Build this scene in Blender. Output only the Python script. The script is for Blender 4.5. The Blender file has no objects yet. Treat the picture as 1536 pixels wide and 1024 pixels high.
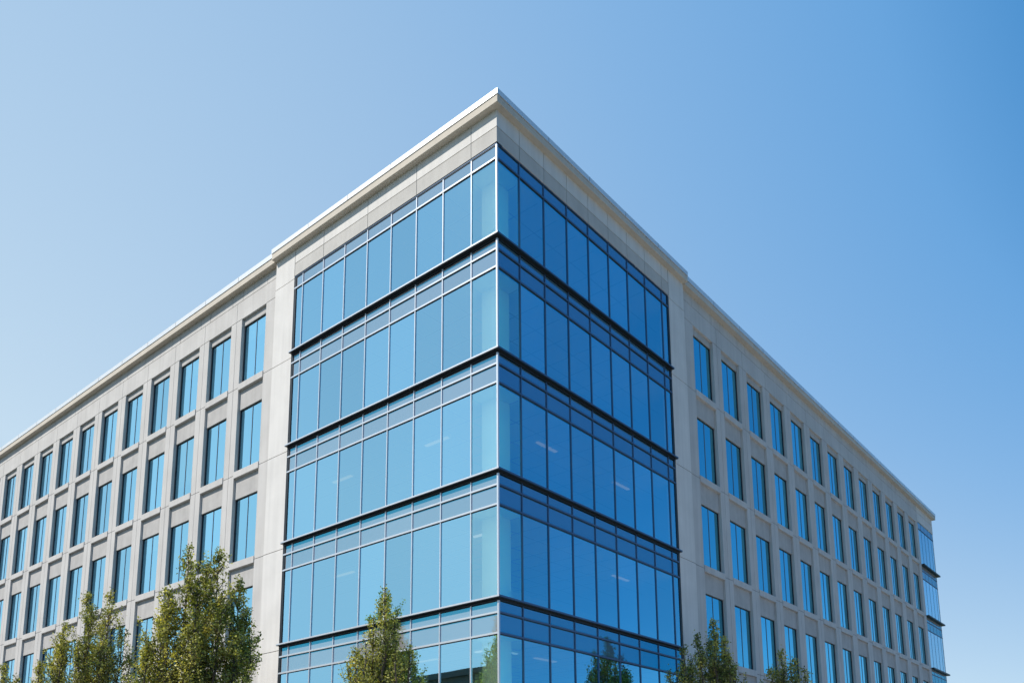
import bpy, math, random
from mathutils import Vector, Matrix
random.seed(7)
sc = bpy.context.scene
col = sc.collection
GZ = 21.0          # height of the first ledge above the ground

# ------------------------------------------------------------------ materials
def new_mat(name):
    m = bpy.data.materials.new(name); m.use_nodes = True
    nt = m.node_tree; nt.nodes.clear()
    out = nt.nodes.new('ShaderNodeOutputMaterial')
    return m, nt, out
def N(nt, t, **kw):
    n = nt.nodes.new(t)
    for k, v in kw.items():
        if k in n.inputs: n.inputs[k].default_value = v
        else: setattr(n, k, v)
    return n
def ramp(nt, fac, stops):
    r = nt.nodes.new('ShaderNodeValToRGB')
    e = r.color_ramp.elements
    while len(e) < len(stops): e.new(0.5)
    for i, (p, c) in enumerate(stops):
        e[i].position = p; e[i].color = (*c, 1)
    nt.links.new(fac, r.inputs[0]); return r
def principled(name, base, rough=.6, metal=0., var=.06, scale=1.5, bump=.0, streak=0., spec=.5, grain=60):
    m, nt, out = new_mat(name)
    b = N(nt, 'ShaderNodeBsdfPrincipled'); b.inputs['Roughness'].default_value = rough
    b.inputs['Metallic'].default_value = metal; b.inputs['Specular IOR Level'].default_value = spec
    tc = N(nt, 'ShaderNodeTexCoord')
    n1 = N(nt, 'ShaderNodeTexNoise'); n1.inputs['Scale'].default_value = scale; n1.inputs['Detail'].default_value = 6
    n2 = N(nt, 'ShaderNodeTexNoise'); n2.inputs['Scale'].default_value = grain; n2.inputs['Detail'].default_value = 3
    nt.links.new(tc.outputs['Object'], n1.inputs['Vector']); nt.links.new(tc.outputs['Object'], n2.inputs['Vector'])
    lo = tuple(c*(1-var) for c in base); hi = tuple(min(1, c*(1+var)) for c in base)
    r1 = ramp(nt, n1.outputs['Fac'], [(.3, lo), (.7, hi)])
    g = ramp(nt, n2.outputs['Fac'], [(.3, (1-var,)*3), (.7, (1.0,)*3)])
    mx = N(nt, 'ShaderNodeMix', data_type='RGBA', blend_type='MULTIPLY'); mx.inputs[0].default_value = 1
    nt.links.new(r1.outputs[0], mx.inputs[6]); nt.links.new(g.outputs[0], mx.inputs[7])
    last = mx.outputs[2]
    if streak > 0:
        mp = N(nt, 'ShaderNodeMapping'); mp.inputs['Scale'].default_value = (3.5, 3.5, .16)
        nt.links.new(tc.outputs['Object'], mp.inputs[0])
        n3 = N(nt, 'ShaderNodeTexNoise'); n3.inputs['Scale'].default_value = 1.2; n3.inputs['Detail'].default_value = 5
        nt.links.new(mp.outputs[0], n3.inputs['Vector'])
        g3 = ramp(nt, n3.outputs['Fac'], [(.35, (1-streak,)*3), (.62, (1.0,)*3)])
        m3 = N(nt, 'ShaderNodeMix', data_type='RGBA', blend_type='MULTIPLY'); m3.inputs[0].default_value = 1
        nt.links.new(last, m3.inputs[6]); nt.links.new(g3.outputs[0], m3.inputs[7]); last = m3.outputs[2]
    nt.links.new(last, b.inputs['Base Color'])
    if bump > 0:
        bp = N(nt, 'ShaderNodeBump'); bp.inputs['Strength'].default_value = bump; bp.inputs['Distance'].default_value = .01
        nt.links.new(n2.outputs['Fac'], bp.inputs['Height']); nt.links.new(bp.outputs[0], b.inputs['Normal'])
    nt.links.new(b.outputs[0], out.inputs[0])
    return m
def glass(name, trans, gloss, base_fac, wav=.0018):
    """coated glazing: tinted mirror reflection over tinted transmission"""
    m, nt, out = new_mat(name)
    tr = N(nt, 'ShaderNodeBsdfTransparent'); tr.inputs[0].default_value = (*trans, 1)
    gl = N(nt, 'ShaderNodeBsdfGlossy'); gl.inputs['Roughness'].default_value = .01
    oi = N(nt, 'ShaderNodeObjectInfo')
    rv = ramp(nt, oi.outputs['Random'], [(0, tuple(c*.87 for c in gloss)), (1, tuple(min(1, c*1.07) for c in gloss))])
    nt.links.new(rv.outputs[0], gl.inputs[0])
    tc = N(nt, 'ShaderNodeTexCoord')
    nz = N(nt, 'ShaderNodeTexNoise', noise_dimensions='4D'); nz.inputs['Scale'].default_value = .7; nz.inputs['Detail'].default_value = 1
    mu = N(nt, 'ShaderNodeMath', operation='MULTIPLY'); mu.inputs[1].default_value = 40
    nt.links.new(oi.outputs['Random'], mu.inputs[0]); nt.links.new(mu.outputs[0], nz.inputs['W'])
    nt.links.new(tc.outputs['Object'], nz.inputs['Vector'])
    bp = N(nt, 'ShaderNodeBump'); bp.inputs['Strength'].default_value = 1; bp.inputs['Distance'].default_value = wav
    nt.links.new(nz.outputs['Fac'], bp.inputs['Height']); nt.links.new(bp.outputs[0], gl.inputs['Normal'])
    fr = N(nt, 'ShaderNodeFresnel'); fr.inputs[0].default_value = base_fac
    mw = N(nt, 'ShaderNodeMix', data_type='RGBA'); mw.inputs[7].default_value = (1, 1, 1, 1)
    nt.links.new(fr.outputs[0], mw.inputs[0]); nt.links.new(rv.outputs[0], mw.inputs[6]); nt.links.new(mw.outputs[2], gl.inputs[0])
    mt = N(nt, 'ShaderNodeMix', data_type='RGBA'); mt.inputs[6].default_value = (*trans, 1); mt.inputs[7].default_value = (0, 0, 0, 1)
    nt.links.new(fr.outputs[0], mt.inputs[0]); nt.links.new(mt.outputs[2], tr.inputs[0])
    ad = N(nt, 'ShaderNodeAddShader')
    nt.links.new(tr.outputs[0], ad.inputs[0]); nt.links.new(gl.outputs[0], ad.inputs[1]); nt.links.new(ad.outputs[0], out.inputs[0])
    return m
def spandrel(name, base, gloss, fac):
    m, nt, out = new_mat(name)
    df = N(nt, 'ShaderNodeBsdfDiffuse'); gl = N(nt, 'ShaderNodeBsdfGlossy'); gl.inputs['Roughness'].default_value = .04
    oi = N(nt, 'ShaderNodeObjectInfo')
    rv = ramp(nt, oi.outputs['Random'], [(0, tuple(c*.92 for c in base)), (1, tuple(c*1.06 for c in base))])
    nt.links.new(rv.outputs[0], df.inputs[0]); gl.inputs[0].default_value = (*gloss, 1)
    mx = N(nt, 'ShaderNodeMixShader'); mx.inputs[0].default_value = fac
    nt.links.new(df.outputs[0], mx.inputs[1]); nt.links.new(gl.outputs[0], mx.inputs[2]); nt.links.new(mx.outputs[0], out.inputs[0])
    return m
def emis(name, c, s):
    m, nt, out = new_mat(name)
    e = N(nt, 'ShaderNodeEmission'); e.inputs[0].default_value = (*c, 1); e.inputs[1].default_value = s
    nt.links.new(e.outputs[0], out.inputs[0]); return m

M = {}
M['precast'] = principled('precast_concrete', (.73, .695, .655), .85, var=.05, scale=.9, bump=.15, streak=.07, spec=.25)
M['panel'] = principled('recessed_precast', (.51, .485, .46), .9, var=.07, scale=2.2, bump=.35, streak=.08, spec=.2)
M['joint'] = principled('joint_sealant', (.13, .125, .12), .9)
M['beige'] = principled('cornice_precast', (.62, .55, .46), .8, var=.05, scale=1.1, bump=.05, streak=.05, spec=.25)
M['cap'] = principled('coping_metal', (.80, .80, .80), .38, .35, var=.03, scale=.8)
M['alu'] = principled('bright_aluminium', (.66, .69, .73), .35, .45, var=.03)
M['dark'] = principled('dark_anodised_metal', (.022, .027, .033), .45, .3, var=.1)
M['steel'] = principled('blue_grey_anodised_metal', (.08, .14, .24), .45, .4, var=.05)  # the aluminium again, with the right facade's shade put into its colour
M['mid'] = principled('grey_window_metal', (.22, .26, .32), .45, .3, var=.05)
M['precast_wing'] = principled('wing_precast', (.60, .57, .54), .85, var=.06, scale=.8, bump=.15, streak=.08, spec=.25)
M['precast_low'] = principled('lower_fascia_precast', (.56, .53, .49), .85, var=.06, scale=1.3, bump=.3, streak=.05, spec=.25)
M['black'] = principled('black_gasket', (.008, .009, .011), .7)
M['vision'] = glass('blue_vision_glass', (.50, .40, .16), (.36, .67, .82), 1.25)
M['vision_deep'] = glass('deep_blue_vision_glass', (.44, .40, .20), (.18, .62, .79), 1.25)  # same vision glass, right facade's darker reflection put into the tint
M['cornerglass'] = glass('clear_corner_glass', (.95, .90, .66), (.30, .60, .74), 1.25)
M['cornerglass_deep'] = glass('clear_corner_glass_deep', (.50, .84, .66), (.16, .56, .72), 1.25)  # corner glass copy with the shaded right side put into its tint
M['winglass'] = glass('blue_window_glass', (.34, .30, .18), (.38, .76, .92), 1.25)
M['winglass_deep'] = glass('deep_blue_window_glass', (.14, .15, .10), (.16, .64, .80), 1.2)  # same window glass, tint deepened to paint in the right wing's shade
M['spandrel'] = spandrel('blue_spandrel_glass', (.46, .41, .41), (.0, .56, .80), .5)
M['spandrel_deep'] = spandrel('deep_blue_spandrel_glass', (.15, .24, .31), (.0, .50, .76), .55)  # same spandrel glass, shade of the right facade painted into its colours
M['white'] = principled('interior_white', (.80, .80, .78), .7, var=.02)
M['ceil'] = principled('ceiling_white', (.72, .74, .74), .8, var=.04, scale=.5)
M['grid'] = principled('ceiling_grid', (.45, .46, .47), .8)
M['carpet'] = principled('carpet', (.16, .17, .19), .95)
M['lamp'] = emis('lamp_glow', (1, .98, .92), .2)

# ------------------------------------------------------------------ mesh helpers
class MB:
    def __init__(s): s.v = []; s.f = []; s.m = []
    def quad(s, a, b, c, d, mi=0):
        n = len(s.v); s.v += [a, b, c, d]; s.f.append((n, n+1, n+2, n+3)); s.m.append(mi)
    def box(s, x0, y0, z0, x1, y1, z1, mi=0):
        if x0 > x1: x0, x1 = x1, x0
        if y0 > y1: y0, y1 = y1, y0
        n = len(s.v)
        s.v += [(x0,y0,z0),(x1,y0,z0),(x1,y1,z0),(x0,y1,z0),(x0,y0,z1),(x1,y0,z1),(x1,y1,z1),(x0,y1,z1)]
        for f in ((0,3,2,1),(4,5,6,7),(0,1,5,4),(1,2,6,5),(2,3,7,6),(3,0,4,7)):
            s.f.append(tuple(n+i for i in f)); s.m.append(mi)
    def build(s, name, mats, parent=None, bevel=0, smooth=False):
        me = bpy.data.meshes.new(name); me.from_pydata(s.v, [], s.f)
        if not isinstance(mats, (list, tuple)): mats = [mats]
        for m in mats: me.materials.append(m)
        me.polygons.foreach_set('material_index', s.m)
        if smooth: me.polygons.foreach_set('use_smooth', [True]*len(s.f))
        me.validate(); me.update()
        o = bpy.data.objects.new(name, me); col.objects.link(o)
        if parent: o.parent = parent
        if bevel:
            bv = o.modifiers.new('bevel', 'BEVEL'); bv.width = bevel; bv.segments = 2; bv.limit_method = 'ANGLE'
        return o
def tag(o, label, cat, group=None, kind=None):
    if label: o['label'] = label
    if cat: o['category'] = cat
    if group: o['group'] = group
    if kind: o['kind'] = kind
    return o
def empty(name, loc):
    o = bpy.data.objects.new(name, None); o.location = loc; o.empty_display_size = .5; col.objects.link(o); return o
# facade frames: (s = distance from the street corner, d = outwards, z = above first ledge)
def LF(s, d, z): return (-s, -d, z+GZ)
def RF(s, d, z): return (d, s, z+GZ)
def fbox(mb, fr, s0, s1, d0, d1, z0, z1, mi=0):
    a = fr(s0, d0, z0); b = fr(s1, d1, z1); mb.box(*a, *b, mi=mi)
def fquad(mb, fr, s0, s1, z0, z1, d, mi=0):
    q = [fr(s0,d,z0), fr(s1,d,z0), fr(s1,d,z1), fr(s0,d,z1)]
    if fr is LF: q.reverse()
    mb.quad(*q, mi=mi)
def relief(mb, fr, ss, zs, depth):
    """a wall face of cells standing at different depths, with the returns between them; None leaves an opening"""
    ss = sorted(set(round(x, 4) for x in ss)); zs = sorted(set(round(x, 4) for x in zs))
    D = [[depth((ss[i]+ss[i+1])/2, (zs[j]+zs[j+1])/2) for j in range(len(zs)-1)] for i in range(len(ss)-1)]
    HOLE = 'h'
    def dd(c): return c[0] if c[1] != HOLE else c[0]
    for i in range(len(ss)-1):
        for j in range(len(zs)-1):
            d, mi = D[i][j]
            if mi != HOLE: fquad(mb, fr, ss[i], ss[i+1], zs[j], zs[j+1], d, mi)
            if i+1 < len(ss)-1:
                d2, m2 = D[i+1][j]
                if abs(d-d2) > 1e-5:
                    mm = (mi if d > d2 else m2); mm = 0 if mm == HOLE else mm
                    a, b, c, e = fr(ss[i+1], d, zs[j]), fr(ss[i+1], d2, zs[j]), fr(ss[i+1], d2, zs[j+1]), fr(ss[i+1], d, zs[j+1])
                    mb.quad(a, b, c, e, mi=mm)
            if j+1 < len(zs)-1:
                d2, m2 = D[i][j+1]
                if abs(d-d2) > 1e-5:
                    mm = (mi if d > d2 else m2); mm = 0 if mm == HOLE else mm
                    a, b, c, e = fr(ss[i], d, zs[j+1]), fr(ss[i+1], d, zs[j+1]), fr(ss[i+1], d2, zs[j+1]), fr(ss[i], d2, zs[j+1])
                    mb.quad(a, b, c, e, mi=mm)
def sweep(mb, prof, sL, sR, mi=0, mi2=None):
    """profile [(d,z)...] (closed) carried along the left facade, round the mitred corner and along the right one"""
    n = len(prof); b = len(mb.v)
    for d, z in prof: mb.v.append(LF(sL, d, z))
    for d, z in prof: mb.v.append((d, -d, z+GZ))
    for d, z in prof: mb.v.append(RF(sR, d, z))
    for k in range(2):
        for i in range(n):
            j = (i+1) % n
            mb.f.append((b+k*n+i, b+(k+1)*n+i, b+(k+1)*n+j, b+k*n+j)); mb.m.append(mi if k == 0 or mi2 is None else mi2)
    mb.f.append(tuple(b+i for i in range(n))); mb.m.append(mi)
    mb.f.append(tuple(b+2*n+i for i in reversed(range(n)))); mb.m.append(mi)
def rectp(d0, d1, z0, z1): return [(d1, z0), (d1, z1), (d0, z1), (d0, z0)]

# ------------------------------------------------------------------ the office building
H = 4.2
B = empty('office_building', (0, 0, 0))
tag(B, 'five storey office block with blue glass corner between beige concrete wings of tall windows', 'building')
ED = 11.65; PE = 13.03          # glass ends / pilaster ends
ZG, ZT0, ZJ, ZSO, ZCB, ZC = 3.57, 2.97, 4.17, 4.84, 5.13, 5.36
G = -.045                       # glass plane
BASE = -20.95
MUL = [1.22] + [1.22+1.405*i for i in range(1, 8)]      # mullion positions
EDG = [0] + MUL + [ED-.13]

# fascia over the glass, with panel joints
for fr in (LF, RF):
    mb = MB()
    ss = [0, ED]; gr = [1.22+2.81*i for i in range(4)] if fr is LF else MUL[:]
    for g in gr: ss += [g-.012, g+.012]
    zs = [ZG, ZJ-.015, ZJ+.015, ZSO]
    if fr is LF: gr_top = gr
    def dep(s, z, gr=gr):
        if abs(z-ZJ) < .016: return (-.02, 1)
        if any(abs(s-g) < .013 for g in gr): return (-.015, 1)
        return (0, 0) if z > ZJ else (0, 2)
    relief(mb, fr, ss, zs, dep)
    q = [fr(0, 0, ZG), fr(0, -.2, ZG) if 0 else fr(0, 0, ZG)]
    # underside return to the glass
    a, b, c, e = fr(0, 0, ZG), fr(ED, 0, ZG), fr(ED, -.3, ZG), fr(-.0, -.3, ZG)
    mb.quad(a, b, c, e)
    mb.build('fascia', [M['precast'], M['joint'], M['precast_low']], B)
# pilasters at both ends of the glass
PJ = [3.45] + [-.24-H*k for k in range(5)]
for fr in (LF, RF):
    mb = MB(); zs = [BASE, ZSO]
    for z in PJ: zs += [z-.013, z+.013]
    relief(mb, fr, [ED, PE], zs, lambda s, z: (-.02, 1) if any(abs(z-q) < .014 for q in PJ) else (0, 0))
    for s in (ED, PE):
        mb.quad(fr(s, 0, BASE), fr(s, -.5, BASE), fr(s, -.5, ZSO), fr(s, 0, ZSO))
    # line between fascia and pilaster
    fbox(mb, fr, ED-.012, ED+.012, -.03, .002, ZG, ZSO, 1)
    mb.build('pilaster', [M['precast'], M['joint']], B)
# crowning cornice of the corner block
mb = MB()
CE = PE+.03
sweep(mb, [(-.6, ZSO), (.24, ZSO), (.25, ZSO+.01), (.25, ZCB-.02), (-.6, ZCB-.02)], CE, CE)
mb.build('cornice', M['beige'], B, bevel=0)
mb = MB(); sweep(mb, rectp(-.6, .225, ZCB-.02, ZCB+.004), CE-.02, CE-.02); mb.build('cornice_joint', M['joint'], B)
mb = MB(); sweep(mb, [(.275, ZCB+.004), (.275, ZC-.01), (.265, ZC), (-.6, ZC-.03), (-.6, ZCB+.004)], CE+.01, CE+.01); mb.build('coping', M['cap'], B)

for fr in (LF, RF):
    mb = MB()
    for i in range(1, 5): fbox(mb, fr, 2.6*i, 2.6*i+.02, .2, .2765, ZCB+.01, ZC-.012)
    mb.build('coping_joint', M['joint'], B)
# ledges, transoms, mullions
for k in range(5):
    z = -H*k
    mb = MB()
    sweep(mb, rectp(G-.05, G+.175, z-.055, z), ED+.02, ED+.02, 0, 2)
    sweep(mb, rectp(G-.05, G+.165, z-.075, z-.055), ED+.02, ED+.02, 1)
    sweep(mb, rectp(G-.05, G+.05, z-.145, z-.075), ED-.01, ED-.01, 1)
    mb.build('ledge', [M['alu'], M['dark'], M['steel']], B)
    for t in (-.51, -1.17):
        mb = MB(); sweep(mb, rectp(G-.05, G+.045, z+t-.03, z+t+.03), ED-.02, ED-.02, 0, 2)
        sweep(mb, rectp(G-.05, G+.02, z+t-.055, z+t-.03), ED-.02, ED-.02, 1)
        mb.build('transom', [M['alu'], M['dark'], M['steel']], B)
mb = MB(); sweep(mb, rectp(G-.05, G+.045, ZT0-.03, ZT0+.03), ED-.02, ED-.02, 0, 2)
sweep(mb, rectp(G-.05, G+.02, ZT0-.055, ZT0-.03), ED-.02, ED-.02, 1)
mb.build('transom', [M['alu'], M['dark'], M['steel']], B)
mb = MB(); sweep(mb, rectp(G-.05, G+.02, ZG-.10, ZG-.004), ED-.02, ED-.02); sweep(mb, rectp(G+.019, G+.034, ZG-.066, ZG-.044), ED-.03, ED-.03, 1); mb.build('head_frame', [M['dark'], M['steel']], B)
for fr in (LF, RF):
    for s in MUL:
        mb = MB(); fbox(mb, fr, s-.02, s+.02, G-.05, G+.035, BASE, ZG-.1, 0)
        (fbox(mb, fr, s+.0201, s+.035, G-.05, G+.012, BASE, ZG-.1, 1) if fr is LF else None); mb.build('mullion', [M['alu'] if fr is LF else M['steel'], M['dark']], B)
    mb = MB(); fbox(mb, fr, ED-.13, ED-.004, G-.05, G+.03, BASE, ZG-.1, 0); mb.build('jamb_frame', M['dark'], B)  # dark strip stands in for the pilaster jamb's shade and its reflection
mb = MB(); mb.box(-.06-.0, .0-.002, BASE+GZ, .002, .06, ZG-.1+GZ); mb.build('corner_mullion', M['alu'], B)

# glazing: every pane and every spandrel pair of its own
for fr in (LF, RF):
    for i in range(9):
        a = EDG[i] + (.03 if i else .05); b = EDG[i+1] - .02
        for k in range(-1, 5):
            top = (-H*k-1.2) if k >= 0 else ZT0-.05
            bot = -H*(k+1)+.002 if k < 4 else BASE
            mb = MB(); fquad(mb, fr, a-.01, b+.01, bot, top, G)
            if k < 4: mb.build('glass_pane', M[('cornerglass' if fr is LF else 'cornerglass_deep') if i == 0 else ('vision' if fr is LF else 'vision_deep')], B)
            elif i == 0: low = MB()
            if k == 4:
                fquad(low, fr, a-.01, b+.01, bot, top, G)
                if i == 8: low.build('street_level_glazing', M['vision'], B)
            if k < 4:
                mb = MB()
                if k == -1: fquad(mb, fr, a-.01, b+.01, ZT0+.03, ZG-.1, G)
                else:
                    fquad(mb, fr, a-.01, b+.01, -H*k-.48, -H*k-.17, G)
                    fquad(mb, fr, a-.01, b+.01, -H*k-1.14, -H*k-.54, G)
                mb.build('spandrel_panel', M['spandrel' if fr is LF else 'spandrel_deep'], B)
    mb = MB(); fquad(mb, fr, .05, ED-.14, -H*4-.48, -H*4-.17, G); fquad(mb, fr, .05, ED-.14, -H*4-1.14, -H*4-.54, G)
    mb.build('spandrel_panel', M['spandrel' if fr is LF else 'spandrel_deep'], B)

# wings
R0 = -.17                        # wing face
ZO = [3.36, -1.15, -5.43, -9.66, -13.89]
ZS = [.08, -4.17, -8.42, -12.65, -16.9]
HEAD = 3.03
def wing(fr, a0, pitch, w, nb, end, glassbay):
    ops = [(a0+pitch*i, a0+pitch*i+w) for i in range(nb)]
    piers = [13.25]
    cent = [(ops[i][1]+ops[i+1][0])/2 for i in range(nb-1)]
    ss = [PE, end, 13.25-.013, 13.25+.013]
    for a, b in ops: ss += [a, b, a-.022, b+.022]
    for c in cent+[]: ss += [c-.012, c+.012]
    zs = [BASE, ZSO, 4.3-.013, 4.3+.013, 3.36-.013, 3.36+.013, HEAD]
    for k in range(5):
        zs += [ZO[k], ZS[k], ZS[k]-.16, ZS[k]-.135]
    zs += [ZS[4]-.6]
    def dep(s, z):
        nearop = None
        for a, b in ops:
            if a < s < b: nearop = (a, b)
        if nearop:
            if z > ZO[0]:
                return (R0-.02, 1) if abs(z-4.3) < .014 else (R0, 0)
            for k in range(5):
                if ZS[k] < z < ZO[k]:
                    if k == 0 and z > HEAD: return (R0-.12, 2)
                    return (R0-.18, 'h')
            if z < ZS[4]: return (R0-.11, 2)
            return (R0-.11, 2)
        if abs(z-4.3) < .014: return (R0-.02, 1)
        if z > 4.3:
            if any(abs(s-(a-.011)) < .0112 or abs(s-(b+.011)) < .0112 for a, b in ops): return (R0-.015, 1)
            return (R0, 0)
        if abs(z-3.36) < .014: return (R0-.015, 1)
        if any(abs(s-c) < .013 for c in cent+[13.25]): return (R0-.02, 1)
        if any(abs(z-(ZS[k]-.1475)) < .0126 for k in range(5)): return (R0-.015, 1)
        return (R0, 0)
    mb = MB(); relief(mb, fr, ss, zs, dep)
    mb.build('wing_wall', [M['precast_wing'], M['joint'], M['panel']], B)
    return ops
opsL = wing(LF, 13.97, 2.82, 1.95, 15, 58.0, False)
opsR = wing(RF, 14.15, 2.879, 2.01, 13, 51.35, True)
# wing cornices
for fr, e in ((LF, 58.3), (RF, 56.1)):
    mb = MB(); fbox(mb, fr, CE+.012, e, -.8, R0+.27, ZSO-.02, 5.10-.02); mb.build('cornice', M['beige'], B)
    mb = MB(); fbox(mb, fr, CE+.012, e-.03, -.8, R0+.245, 5.08, 5.104); mb.build('cornice_joint', M['joint'], B)
    mb = MB(); fbox(mb, fr, CE+.012, e+.02, -.8, R0+.295, 5.104, 5.34); mb.build('coping', M['cap'], B)
    mb = MB()
    for i in range(1, 17 if fr is LF else 15): fbox(mb, fr, CE+2.85*i, CE+2.85*i+.02, R0+.2, R0+.2965, 5.11, 5.335)
    mb.build('coping_joint', M['joint'], B)

# camera numbers (also used to decide which windows show largest)
CAM = Vector((17.0508, -19.3415, -19.274+GZ))
RV = Vector((0.77354717, 0.63364637, -0.01081878)); UV = Vector((0.12033119, -0.13009513, 0.98417258)); FV = Vector((-0.62220991, 0.76260575, 0.17688214))
def proj(p):
    d = Vector(p)-CAM; return 796.35+1274.74*d.dot(RV)/d.dot(FV), 988.62-1274.74*d.dot(UV)/d.dot(FV)

slots = []
for fr, ops in ((LF, opsL), (RF, opsR)):
    for i, (a, b) in enumerate(ops):
        for k in range(5):
            t = HEAD if k == 0 else ZO[k]
            ps = [proj(fr(s, R0, z)) for s in (a, b) for z in (ZS[k], t)]
            vis = max(p[0] for p in ps) > 0 and min(p[1] for p in ps) < 1024
            slots.append(((b-a) and abs(ps[0][0]-ps[2][0])*abs(ps[0][1]-ps[1][1])*(1 if vis else .001), fr, i, k, a, b, ZS[k], t))
slots.sort(key=lambda q: -q[0])
FD = R0-.17
def win_geo(fr, a, b, z0, z1, mf, mp, ms):
    f = .075; c = (a+b)/2  # wide dark side frames also stand in for the reveal's shade and reflection
    fbox(mf, fr, a-.02, a+f, FD-.08, FD, z0-.02, z1+.02); fbox(mf, fr, b-f, b+.02, FD-.08, FD, z0-.02, z1+.02)
    fbox(mf, fr, a+f, b-f, FD-.08, FD-.002, z1-.045, z1+.02); fbox(mf, fr, a+f, b-f, FD-.08, FD-.002, z0-.02, z0+.04)
    fbox(mf, fr, c-.010, c+.010, FD-.08, FD-.004, z0+.04, z1-.045, 1)
    fquad(mp, fr, a+f-.01, c-.01, z0+.03, z1-.04, FD-.025); fquad(mp, fr, c+.01, b-f+.01, z0+.03, z1-.04, FD-.025)
    fbox(ms, fr, a+.003, b-.003, FD, R0+.035, z0-.30, z0)
rest_f, rest_p, rest_s = MB(), MB(), MB()
bl = random.Random(3)
for n, (_, fr, i, k, a, b, z0, z1) in enumerate(slots):
    if n < 98:
        mf, mp, ms = MB(), MB(), MB(); win_geo(fr, a, b, z0, z1, mf, mp, ms)
        w = mf.build('window', [M['dark'], M['mid']], B)
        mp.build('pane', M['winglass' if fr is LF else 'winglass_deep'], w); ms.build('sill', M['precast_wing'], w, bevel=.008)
    else: win_geo(fr, a, b, z0, z1, rest_f, rest_p, rest_s)
    q = bl.random()
    if q < .22:      # a blind part-way down behind some of the windows
        h = bl.choice((.25, .5, .75))*(z1-z0); bm_ = MB(); fquad(bm_, fr, a+.05, b-.05, z1-h, z1, FD-.16); bm_.build('blind', M['white'], B)
rf = rest_f.build('window', [M['dark'], M['mid']], B); rf['kind'] = 'stuff'
o = rest_p.build('pane', M['winglass'], rf); o['kind'] = 'stuff'
o = rest_s.build('sill', M['precast_wing'], rf); o['kind'] = 'stuff'

# glazed bay at the far end of the right wing
E0, E1 = 51.35, 55.9
mb = MB(); relief(mb, RF, [E0, E1, 53.6-.012, 53.6+.012], [ZG, 4.3-.013, 4.3+.013, ZSO], lambda s, z: (R0-.02, 1) if abs(z-4.3) < .014 or abs(s-53.6) < .013 else (R0, 0))
mb.quad(RF(E0, R0, ZG), RF(E1, R0, ZG), RF(E1, R0-.3, ZG), RF(E0, R0-.3, ZG))
mb.quad(RF(E0, R0, BASE), RF(E0, R0-.4, BASE), RF(E0, R0-.4, ZSO), RF(E0, R0, ZSO))
mb.build('fascia', [M['precast'], M['joint']], B)
gq = R0-.05
for k in range(-1, 5):
    zt = -H*k-.05-1.17 if k >= 0 else ZT0; zb = -H*(k+1)-.05 if k < 4 else BASE
    mb = MB(); fquad(mb, RF, E0+.02, E1, zb, zt, gq); mb.build('corner_window_band', M['vision'], B)
    mb = MB()
    if k == -1: fquad(mb, RF, E0+.02, E1, zt, ZG, gq)
    else: fquad(mb, RF, E0+.02, E1, zt, zt+1.1, gq)
    mb.build('spandrel_panel', M['spandrel'], B)
    mb = MB(); fbox(mb, RF, E0+.02, E1+.02, gq-.05, gq+.03, zt-.03, zt+.03)
    if k >= 0: fbox(mb, RF, E0+.02, E1+.02, gq-.05, gq+.03, zt+.63, zt+.69)
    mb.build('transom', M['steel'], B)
    if k >= 0:
        mb = MB(); fbox(mb, RF, E0+.02, E1+.32, gq-.05, gq+.26, -H*k-.16, -H*k-.05); mb.build('ledge', M['dark'], B)
for j in range(1, 5):
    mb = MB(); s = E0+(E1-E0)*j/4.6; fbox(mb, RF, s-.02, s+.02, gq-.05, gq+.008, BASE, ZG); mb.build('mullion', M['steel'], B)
mb = MB(); fbox(mb, RF, E1-.05, E1+.01, gq-.2, gq+.03, BASE, ZG); mb.build('mullion', M['alu'], B)

# plain rear walls, roof, floors and what is behind the glass
mb = MB()
mb.box(-58, 14, GZ+BASE, -57.6, -R0 if 0 else .22, GZ+ZSO)            # end of left wing
mb.box(-57.6, 13.6, GZ+BASE, -14, 14, GZ+ZSO)
mb.box(-14, 13.6, GZ+BASE, -13.6, 55.5, GZ+ZSO)
mb.box(-14, 55.5, GZ+BASE, -.3, 55.85, GZ+ZSO)
mb.build('rear_wall', M['precast'], B)
mb = MB(); mb.box(-57.7, .8, GZ+4.2, -13.65, 13.6, GZ+5.0); mb.box(-13.65, .8, GZ+4.2, -.8, 55.5, GZ+5.0); mb.build('roof', M['carpet'], B)
for k in range(-1, 5):
    zt = -H*k-.2 if k >= 0 else 4.19; zb = -H*k-1.15 if k >= 0 else 3.0
    mb = MB()
    for x0, y0, x1, y1 in ((-57.6, .42, -13.0, 13.6), (-13.0, .19, -.19, 13.0), (-13.6, 13.0, -.42, 55.4)):
        n = len(mb.f); mb.box(x0, y0, GZ+zb, x1, y1, GZ+zt, 0); mb.m[n+1] = 1
    for q in range(1, 9):      # dark grid of the suspended ceiling
        n = len(mb.f); mb.box(-13, .3+1.2*q, GZ+zb-.006, -.4, .325+1.2*q, GZ+zb-.001, 2); mb.box(-.34-1.2*q, .3, GZ+zb-.005, -.315-1.2*q, 13, GZ+zb-.0005, 2)
    # bulkhead edge of the ceiling next to the glass
    mb.build('floor_slab', [M['ceil'], M['carpet'], M['grid']], B)
mb = MB()
for k in range(5):
    z0, z1 = (-H*k-.2-3.05+.0, -H*k-.2) if 0 else (-H*(k+1)-.2, -H*k-1.15)
    for (x0, y0, x1, y1) in ((-57.5, 6.5, -7, 6.7), (-7, 6.5, -6.8, 55)):
        mb.box(x0, y0, GZ+z0, x1, y1, GZ+z1)
for (x0, y0, x1, y1) in ((-57.5, 6.5, -7, 6.7), (-7, 6.5, -6.8, 55)): mb.box(x0, y0, GZ-.2, x1, y1, GZ+3.0)
mb.build('interior_wall', M['white'], B)
cols = [(-.80, .85), (-7.3, .5), (-.5, 7.3)]
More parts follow.
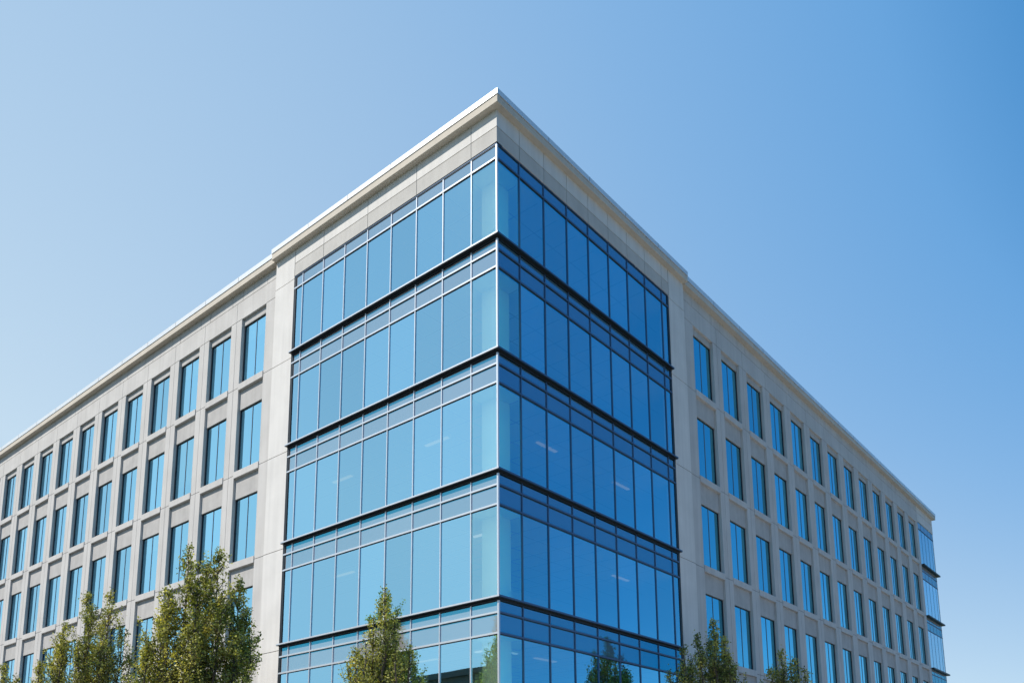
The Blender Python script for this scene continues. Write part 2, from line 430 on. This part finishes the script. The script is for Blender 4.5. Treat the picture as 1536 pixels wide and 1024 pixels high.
for k in range(-1, 4):
    z0, z1 = -H*(k+1)-.2, (-H*k-1.15 if k >= 0 else 3.0)
    for x, y in cols[:1]:
        mb = MB(); mb.box(x, y, GZ+z0, x-.68, y+.68, GZ+z1); mb.build('corner_column', M['white'], B)
lr = random.Random(11)
for k in range(1, 4):
    z = GZ-H*k-1.155
    for j in range(4):
        if lr.random() < .55: continue
        x = -1.9-2.6*j+lr.uniform(-.3, .3); lm = MB(); lm.box(x, 1.9, z-.03, x-1.2, 2.05, z); lm.build('ceiling_light', M['lamp'], B)
        y = 1.9+2.6*j+lr.uniform(-.3, .3); lm = MB(); lm.box(-1.9, y, z-.03, -2.05, y+1.2, z); lm.build('ceiling_light', M['lamp'], B)

# ------------------------------------------------------------------ ground and setting
def sheet(name, x0, y0, x1, y1, z, m):
    mb = MB(); mb.quad((x0,y0,z),(x1,y0,z),(x1,y1,z),(x0,y1,z)); o = mb.build(name, m); o['kind'] = 'structure'; return o
M['grass'] = principled('lawn', (.075, .095, .035), .95, var=.3, scale=.4)
M['pave'] = principled('paving', (.50, .46, .41), .9, var=.08, scale=.6)
M['pave_dark'] = principled('grey_paving', (.26, .25, .24), .9, var=.08, scale=.6)
M['asphalt'] = principled('asphalt', (.055, .055, .056), .9, var=.15, scale=.8)
M['paint'] = principled('road_paint', (.75, .75, .72), .8)
M['kerb'] = principled('kerb_stone', (.42, .41, .39), .9)
sheet('ground', -1500, -1500, 1500, 1500, -.03, M['grass'])
mb = MB(); mb.box(-75, -9, -.02, 0, 0, .004); mb.build('pavement', M['pave_dark'])['kind'] = 'structure'  # unseen; darkened to cut the bounce into the left facade's shadows
mb = MB(); mb.box(0.0, -9, -.02, 9, 75, .004); mb.box(9.25, -9, -.02, 40, 75, .004); mb.build('pavement', M['pave'])['kind'] = 'structure'  # unseen plaza, made broad and pale to bounce warm light on the right facade
mb = MB(); mb.box(-300, -9.25, -.05, 9.25, -9, .02); mb.box(9, -9, -.05, 9.25, 75, .02); mb.build('kerb', M['kerb'])['kind'] = 'structure'
mb = MB(); mb.box(-300, -22, -.12, 300, -9.25, -.012); mb.box(42, -9.25, -.12, 54, 300, -.012); mb.build('road', M['asphalt'])['kind'] = 'structure'
mb = MB()
for i in range(40): mb.box(-290+i*7, -15.7, -.0119, -287+i*7, -15.55, -.006)
mb.build('road_marking', M['paint'])['kind'] = 'structure'

# ------------------------------------------------------------------ building across the road, seen in the glass
OB = empty('office_building', (-40, -30, 0))
tag(OB, 'dark green flat roofed building mirrored in the lowest panes beside the corner', 'building')
M['green'] = principled('dark_green_cladding', (.075, .10, .085), .8, var=.12)
mb = MB(); mb.box(-32, -14, 0, 33, 0, 12.7); mb.build('wall', M['green'], OB)
mb = MB(); mb.box(-32.3, -14.3, 12.7, 33.3, .3, 13.2); mb.build('roof', M['green'], OB)
for j in range(3):
    mb = MB(); mb.box(-31, 0.002, 1.6+3.8*j, 32, .06, 3.4+3.8*j)
    for q in range(16): mb.box(-31+4*q, .061, 1.6+3.8*j, -30.8+4*q, .12, 3.4+3.8*j, 1)
    mb.build('window', [M['dark'], M['green']], OB)

# ------------------------------------------------------------------ trees
def leaf_mat(name, c1, c2, tr):
    m, nt, out = new_mat(name)
    df = N(nt, 'ShaderNodeBsdfPrincipled'); df.inputs['Roughness'].default_value = .45; df.inputs['Specular IOR Level'].default_value = .5
    tl = N(nt, 'ShaderNodeBsdfTranslucent')
    geo = N(nt, 'ShaderNodeNewGeometry'); 
    rp = ramp(nt, geo.outputs['Random Per Island'], [(0, c1), (1, c2)])
    tc = N(nt, 'ShaderNodeTexCoord'); nz = N(nt, 'ShaderNodeTexNoise'); nz.inputs['Scale'].default_value = 1.1
    nt.links.new(tc.outputs['Object'], nz.inputs['Vector'])
    g = ramp(nt, nz.outputs['Fac'], [(.36, (.42, .52, .42)), (.62, (1.4, 1.3, 1.1))])
    mx = N(nt, 'ShaderNodeMix', data_type='RGBA', blend_type='MULTIPLY'); mx.inputs[0].default_value = 1
    nt.links.new(rp.outputs[0], mx.inputs[6]); nt.links.new(g.outputs[0], mx.inputs[7])
    nt.links.new(mx.outputs[2], df.inputs['Base Color'])
    m2 = N(nt, 'ShaderNodeMix', data_type='RGBA', blend_type='MULTIPLY'); m2.inputs[0].default_value = 1; m2.inputs[7].default_value = (1.25, 1.25, .45, 1)
    nt.links.new(mx.outputs[2], m2.inputs[6]); nt.links.new(m2.outputs[2], tl.inputs[0])
    ms = N(nt, 'ShaderNodeMixShader'); ms.inputs[0].default_value = tr
    nt.links.new(df.outputs[0], ms.inputs[1]); nt.links.new(tl.outputs[0], ms.inputs[2]); nt.links.new(ms.outputs[0], out.inputs[0])
    return m
M['leaf'] = leaf_mat('leaves', (.06, .085, .022), (.66, .62, .20), .35)
M['bark'] = principled('bark', (.13, .10, .075), .95, var=.25, scale=6)

def tube(mb, pts, rad, n=6):
    b = len(mb.v)
    for i, p in enumerate(pts):
        t = (pts[min(i+1, len(pts)-1)]-pts[max(i-1, 0)]).normalized()
        u = t.cross(Vector((.3, 1, .1))).normalized(); w = t.cross(u)
        for j in range(n):
            a = 2*math.pi*j/n; q = p+(u*math.cos(a)+w*math.sin(a))*rad[i]; mb.v.append(tuple(q))
    for i in range(len(pts)-1):
        for j in range(n):
            k = (j+1) % n; mb.f.append((b+i*n+j, b+i*n+k, b+(i+1)*n+k, b+(i+1)*n+j)); mb.m.append(0)
def leaf(mb, p, rg, size):
    d = Vector((rg.gauss(0, 1), rg.gauss(0, 1), rg.gauss(.1, .8))).normalized()
    s = d.cross(Vector((rg.gauss(0, 1), rg.gauss(0, 1), rg.gauss(0, 1)))).normalized()
    nn = d.cross(s); L = size*rg.uniform(.7, 1.3); W = L*.33
    a = p; b = p+d*L*.5+s*W+nn*L*.08; c = p+d*L; e = p+d*L*.5-s*W+nn*L*.08
    n = len(mb.v); mb.v += [tuple(a), tuple(b), tuple(c), tuple(e)]; mb.f.append((n, n+1, n+2, n+3)); mb.m.append(0)
def tree(label, x, y, leaders, dens, seed, size=.092, hw0=.5, group='slender street trees along the facades'):
    """leaders: (sideways, depth, tip height): every one an upright plume of short ascending shoots"""
    rg = random.Random(seed)
    T = empty('street_tree', (x, y, 0)); tag(T, label, 'tree', group)
    tk, cr = MB(), MB()
    tube(tk, [Vector((0, 0, -.02)), Vector((.02, .01, 1)), Vector((0, .03, 2.2)), Vector((.0, 0, 3.2))], [.17, .14, .12, .10], 9)
    SX, SY = Vector((.774, .634, 0)), Vector((-.634, .774, 0))
    for (lat, dep, tz) in leaders:
        off = SX*lat+SY*dep; r = off.length
        z0 = 1.8+rg.uniform(0, .6) if r > .1 else 2.8
        tip = off+Vector((0, 0, tz)); pts = []
        for i in range(11):
            t = i/10; q = min(1, t*1.7)**.6*(.9+.1*t)
            pts.append(Vector((off.x*q+rg.gauss(0, .035), off.y*q+rg.gauss(0, .035), z0+(tz-z0)*t)))
        pts[-1] = tip
        tube(tk, pts, [.08*(1-i/10)**.9+.006 for i in range(11)], 6)
        L = tz-z0; nsh = int(11.5*L); hw = hw0*rg.uniform(.85, 1.2)
        for _ in range(nsh):
            t = rg.random()**.9*.985
            i = min(9, int(t*10)); f = t*10-i; base = pts[i].lerp(pts[i+1], f)
            down = (1-t)*L                        # metres below this plume's tip
            ln = hw*min(1.15, .12+down*.42)*rg.uniform(.45, 1.25)
            if rg.random() < .05: ln *= 1.5
            az = rg.uniform(0, 2*math.pi); up = rg.uniform(1.0, 2.2)
            hd = Vector((math.cos(az), math.sin(az), 0))
            end = base+hd*ln+Vector((0, 0, up*ln))
            if end.z > tz: end.z = tz-rg.uniform(.0, .15)
            mid = base.lerp(end, .5)+hd*ln*.14
            tube(tk, [base, mid, end], [.018, .010, .003], 4)
            nl = int(dens*(.25+ln)*66)
            for _2 in range(nl):
                u = rg.random()**.7
                p = (base.lerp(mid, u*2) if u < .5 else mid.lerp(end, u*2-1))
                sp = .045+.06*(1-u)
                leaf(cr, p+Vector((rg.gauss(0, sp), rg.gauss(0, sp), rg.gauss(0, sp*1.3))), rg, size)
    tk.build('trunk', M['bark'], T, smooth=True); cr.build('crown', M['leaf'], T)
    return T
tree('tallest street tree, a broad column of many upright plumes left of the glass corner', -10.24, -4.15,
     [(-0.57, 0.0, 11.15), (0.52, 0.0, 11.1), (1.28, 0.09, 10.05), (-1.23, 0.0, 9.62), (1.8, 0.0, 7.91), (-1.9, 0.0, 7.91), (0.0, -0.5, 10.48), (-0.1, 0.63, 10.1), (-0.85, -0.72, 9.14), (0.9, -0.68, 9.33), (1.42, 0.45, 8.95), (-1.52, 0.45, 8.76), (0.28, -1.17, 8.67), (-0.33, 1.08, 8.86), (1.52, -0.63, 7.81), (-1.52, -0.72, 7.52), (0.1, 0.09, 10.57)], 1.0, 1)
tree('twin topped street tree before the left wing', -21.0, -3.3,
     [(-.2,0,11.5),(.8,0,11.6),(-1.2,0,10.2),(1.35,.1,9.95),(-2.1,0,8.4),(1.85,0,8.5),(.3,-.6,10.8),(.2,.7,10.4),(-.8,-.7,9.6),(.9,-.7,9.6),(-1.6,.5,9.0),(-.4,1.0,9.5),(.2,-1.2,8.9)], .9, 2, .09)
tree('street tree whose tip just shows at the lower left edge', -30.2, -3.5, [(.1,0,9.4),(.75,0,8.8),(-.8,0,9.2),(.3,.6,8.8),(1.3,.1,7.8),(-.2,-.6,8.9)], .9, 3, .1)
tree('slim pointed tree in front of the corner glass on its left side', -2.36, -2.55,
     [(0,0,8.5),(.28,.05,7.65),(-.38,.05,7.65),(-1.05,0,6.45),(.75,0,6.75),(1.05,.1,5.75),(-1.2,.2,5.6),(.05,-.35,7.5),(-.05,.4,7.4),(-.5,-.5,6.8),(.45,-.5,6.9),(-.6,.5,6.6),(.5,.55,6.5),(-.8,-.2,6.6)], 1.0, 4, .075, .36)
tree('shaded tree rising before the right pilaster', 2.4, 9.6,
     [(0,0,8.9),(-.57,0,8.35),(-1.15,0,7.85),(-1.75,0,6.9),(.43,0,8.3),(.8,0,7.2),(0,-.5,8.3),(0,.6,8.1),(-.6,-.6,7.6),(.4,-.6,7.5),(-.8,.5,7.4),(.6,.5,7.3),(-1.2,.3,7.1)], .95, 5, .085, .42)
tree('smaller shaded treetop before the right wing', 3.6, 13.1, [(0,0,8.0),(.5,0,7.7),(.9,0,7.3),(-.4,0,7.3),(.1,.5,7.3),(.2,-.5,7.2),(-.8,0,6.7)], .95, 6, .085, .42)

# ------------------------------------------------------------------ light, sky, camera
az, el = math.radians(209), math.radians(49)
sd = Vector((math.sin(az)*math.cos(el), math.cos(az)*math.cos(el), math.sin(el)))
L = bpy.data.lights.new('sun', 'SUN'); L.energy = 5.0; L.angle = math.radians(.53); L.color = (1, .95, .88)
lo = bpy.data.objects.new('sun', L); col.objects.link(lo); lo.rotation_euler = sd.to_track_quat('Z', 'Y').to_euler(); lo.location = sd*200
w = bpy.data.worlds.new('World'); sc.world = w; w.use_nodes = True
nt = w.node_tree; nt.nodes.clear()
sky = nt.nodes.new('ShaderNodeTexSky'); sky.sky_type = 'NISHITA'; sky.sun_disc = False
sky.sun_elevation = el; sky.sun_rotation = az; sky.air_density = 1.0; sky.dust_density = .6; sky.ozone_density = 2.0; sky.altitude = 50
# the clear sky pales towards the sun's side and the horizon: directional haze over the Nishita sky
def mth(op, a, b=None, clamp=False):
    n = nt.nodes.new('ShaderNodeMath'); n.operation = op; n.use_clamp = clamp
    for i, q in enumerate((a, b)):
        if q is None: continue
        if isinstance(q, (int, float)): n.inputs[i].default_value = q
        else: nt.links.new(q, n.inputs[i])
    return n.outputs[0]
tc = nt.nodes.new('ShaderNodeTexCoord')
nrm = nt.nodes.new('ShaderNodeVectorMath'); nrm.operation = 'NORMALIZE'; nt.links.new(tc.outputs['Generated'], nrm.inputs[0])
dt = nt.nodes.new('ShaderNodeVectorMath'); dt.operation = 'DOT_PRODUCT'; dt.inputs[1].default_value = (math.sin(math.radians(262)), math.cos(math.radians(262)), 0)
nt.links.new(nrm.outputs[0], dt.inputs[0])
sp = nt.nodes.new('ShaderNodeSeparateXYZ'); nt.links.new(nrm.outputs[0], sp.inputs[0])
hz = mth('POWER', mth('SUBTRACT', 1.0, mth('MAXIMUM', sp.outputs[2], 0.0)), 4.0)
t = mth('ADD', mth('ADD', mth('MULTIPLY', dt.outputs['Value'], .91), mth('MULTIPLY', hz, 1.2)), .05)
t = mth('DIVIDE', mth('ADD', t, .35), 1.35, True)
rp = ramp(nt, t, [(0, (.022, .19, .49)), (.274, (.072, .283, .64)), (.348, (.14, .37, .735)), (.496, (.235, .45, .775)), (.63, (.33, .52, .79)), (1, (.57, .71, .865))])
hzmix = nt.nodes.new('ShaderNodeMix'); hzmix.data_type = 'RGBA'; hzmix.blend_type = 'MULTIPLY'; hzmix.inputs[0].default_value = 1
nt.links.new(rp.outputs[0], hzmix.inputs[6]); hzmix.inputs[7].default_value = (8.33*.915, 8.33*.945, 8.33*.93, 1)
mxs = nt.nodes.new('ShaderNodeMix'); mxs.data_type = 'RGBA'; mxs.blend_type = 'ADD'; mxs.inputs[0].default_value = 1
lowsky = nt.nodes.new('ShaderNodeMix'); lowsky.data_type = 'RGBA'; lowsky.blend_type = 'MULTIPLY'; lowsky.inputs[0].default_value = 1
nt.links.new(sky.outputs[0], lowsky.inputs[6]); lowsky.inputs[7].default_value = (.17, .17, .14, 1)
nt.links.new(hzmix.outputs[2], mxs.inputs[6]); nt.links.new(lowsky.outputs[2], mxs.inputs[7])
bg = nt.nodes.new('ShaderNodeBackground'); bg.inputs[1].default_value = .12
ow = nt.nodes.new('ShaderNodeOutputWorld')
nt.links.new(mxs.outputs[2], bg.inputs[0]); nt.links.new(bg.outputs[0], ow.inputs[0])
cd = bpy.data.cameras.new('camera'); co = bpy.data.objects.new('camera', cd); col.objects.link(co); sc.camera = co
cd.sensor_width = 36; cd.lens = 1274.74*36/1536; cd.shift_x = (768-796.35)/1536; cd.shift_y = (988.62-512)/1536
cd.clip_start = .1; cd.clip_end = 6000
mat = Matrix((RV, UV, -FV)).transposed().to_4x4(); mat.translation = CAM
co.matrix_world = mat
sc.view_settings.view_transform = 'Standard'; sc.view_settings.look = 'None'; sc.view_settings.exposure = 0; sc.view_settings.gamma = 1
sc.cycles.max_bounces = 8; sc.cycles.transparent_max_bounces = 12
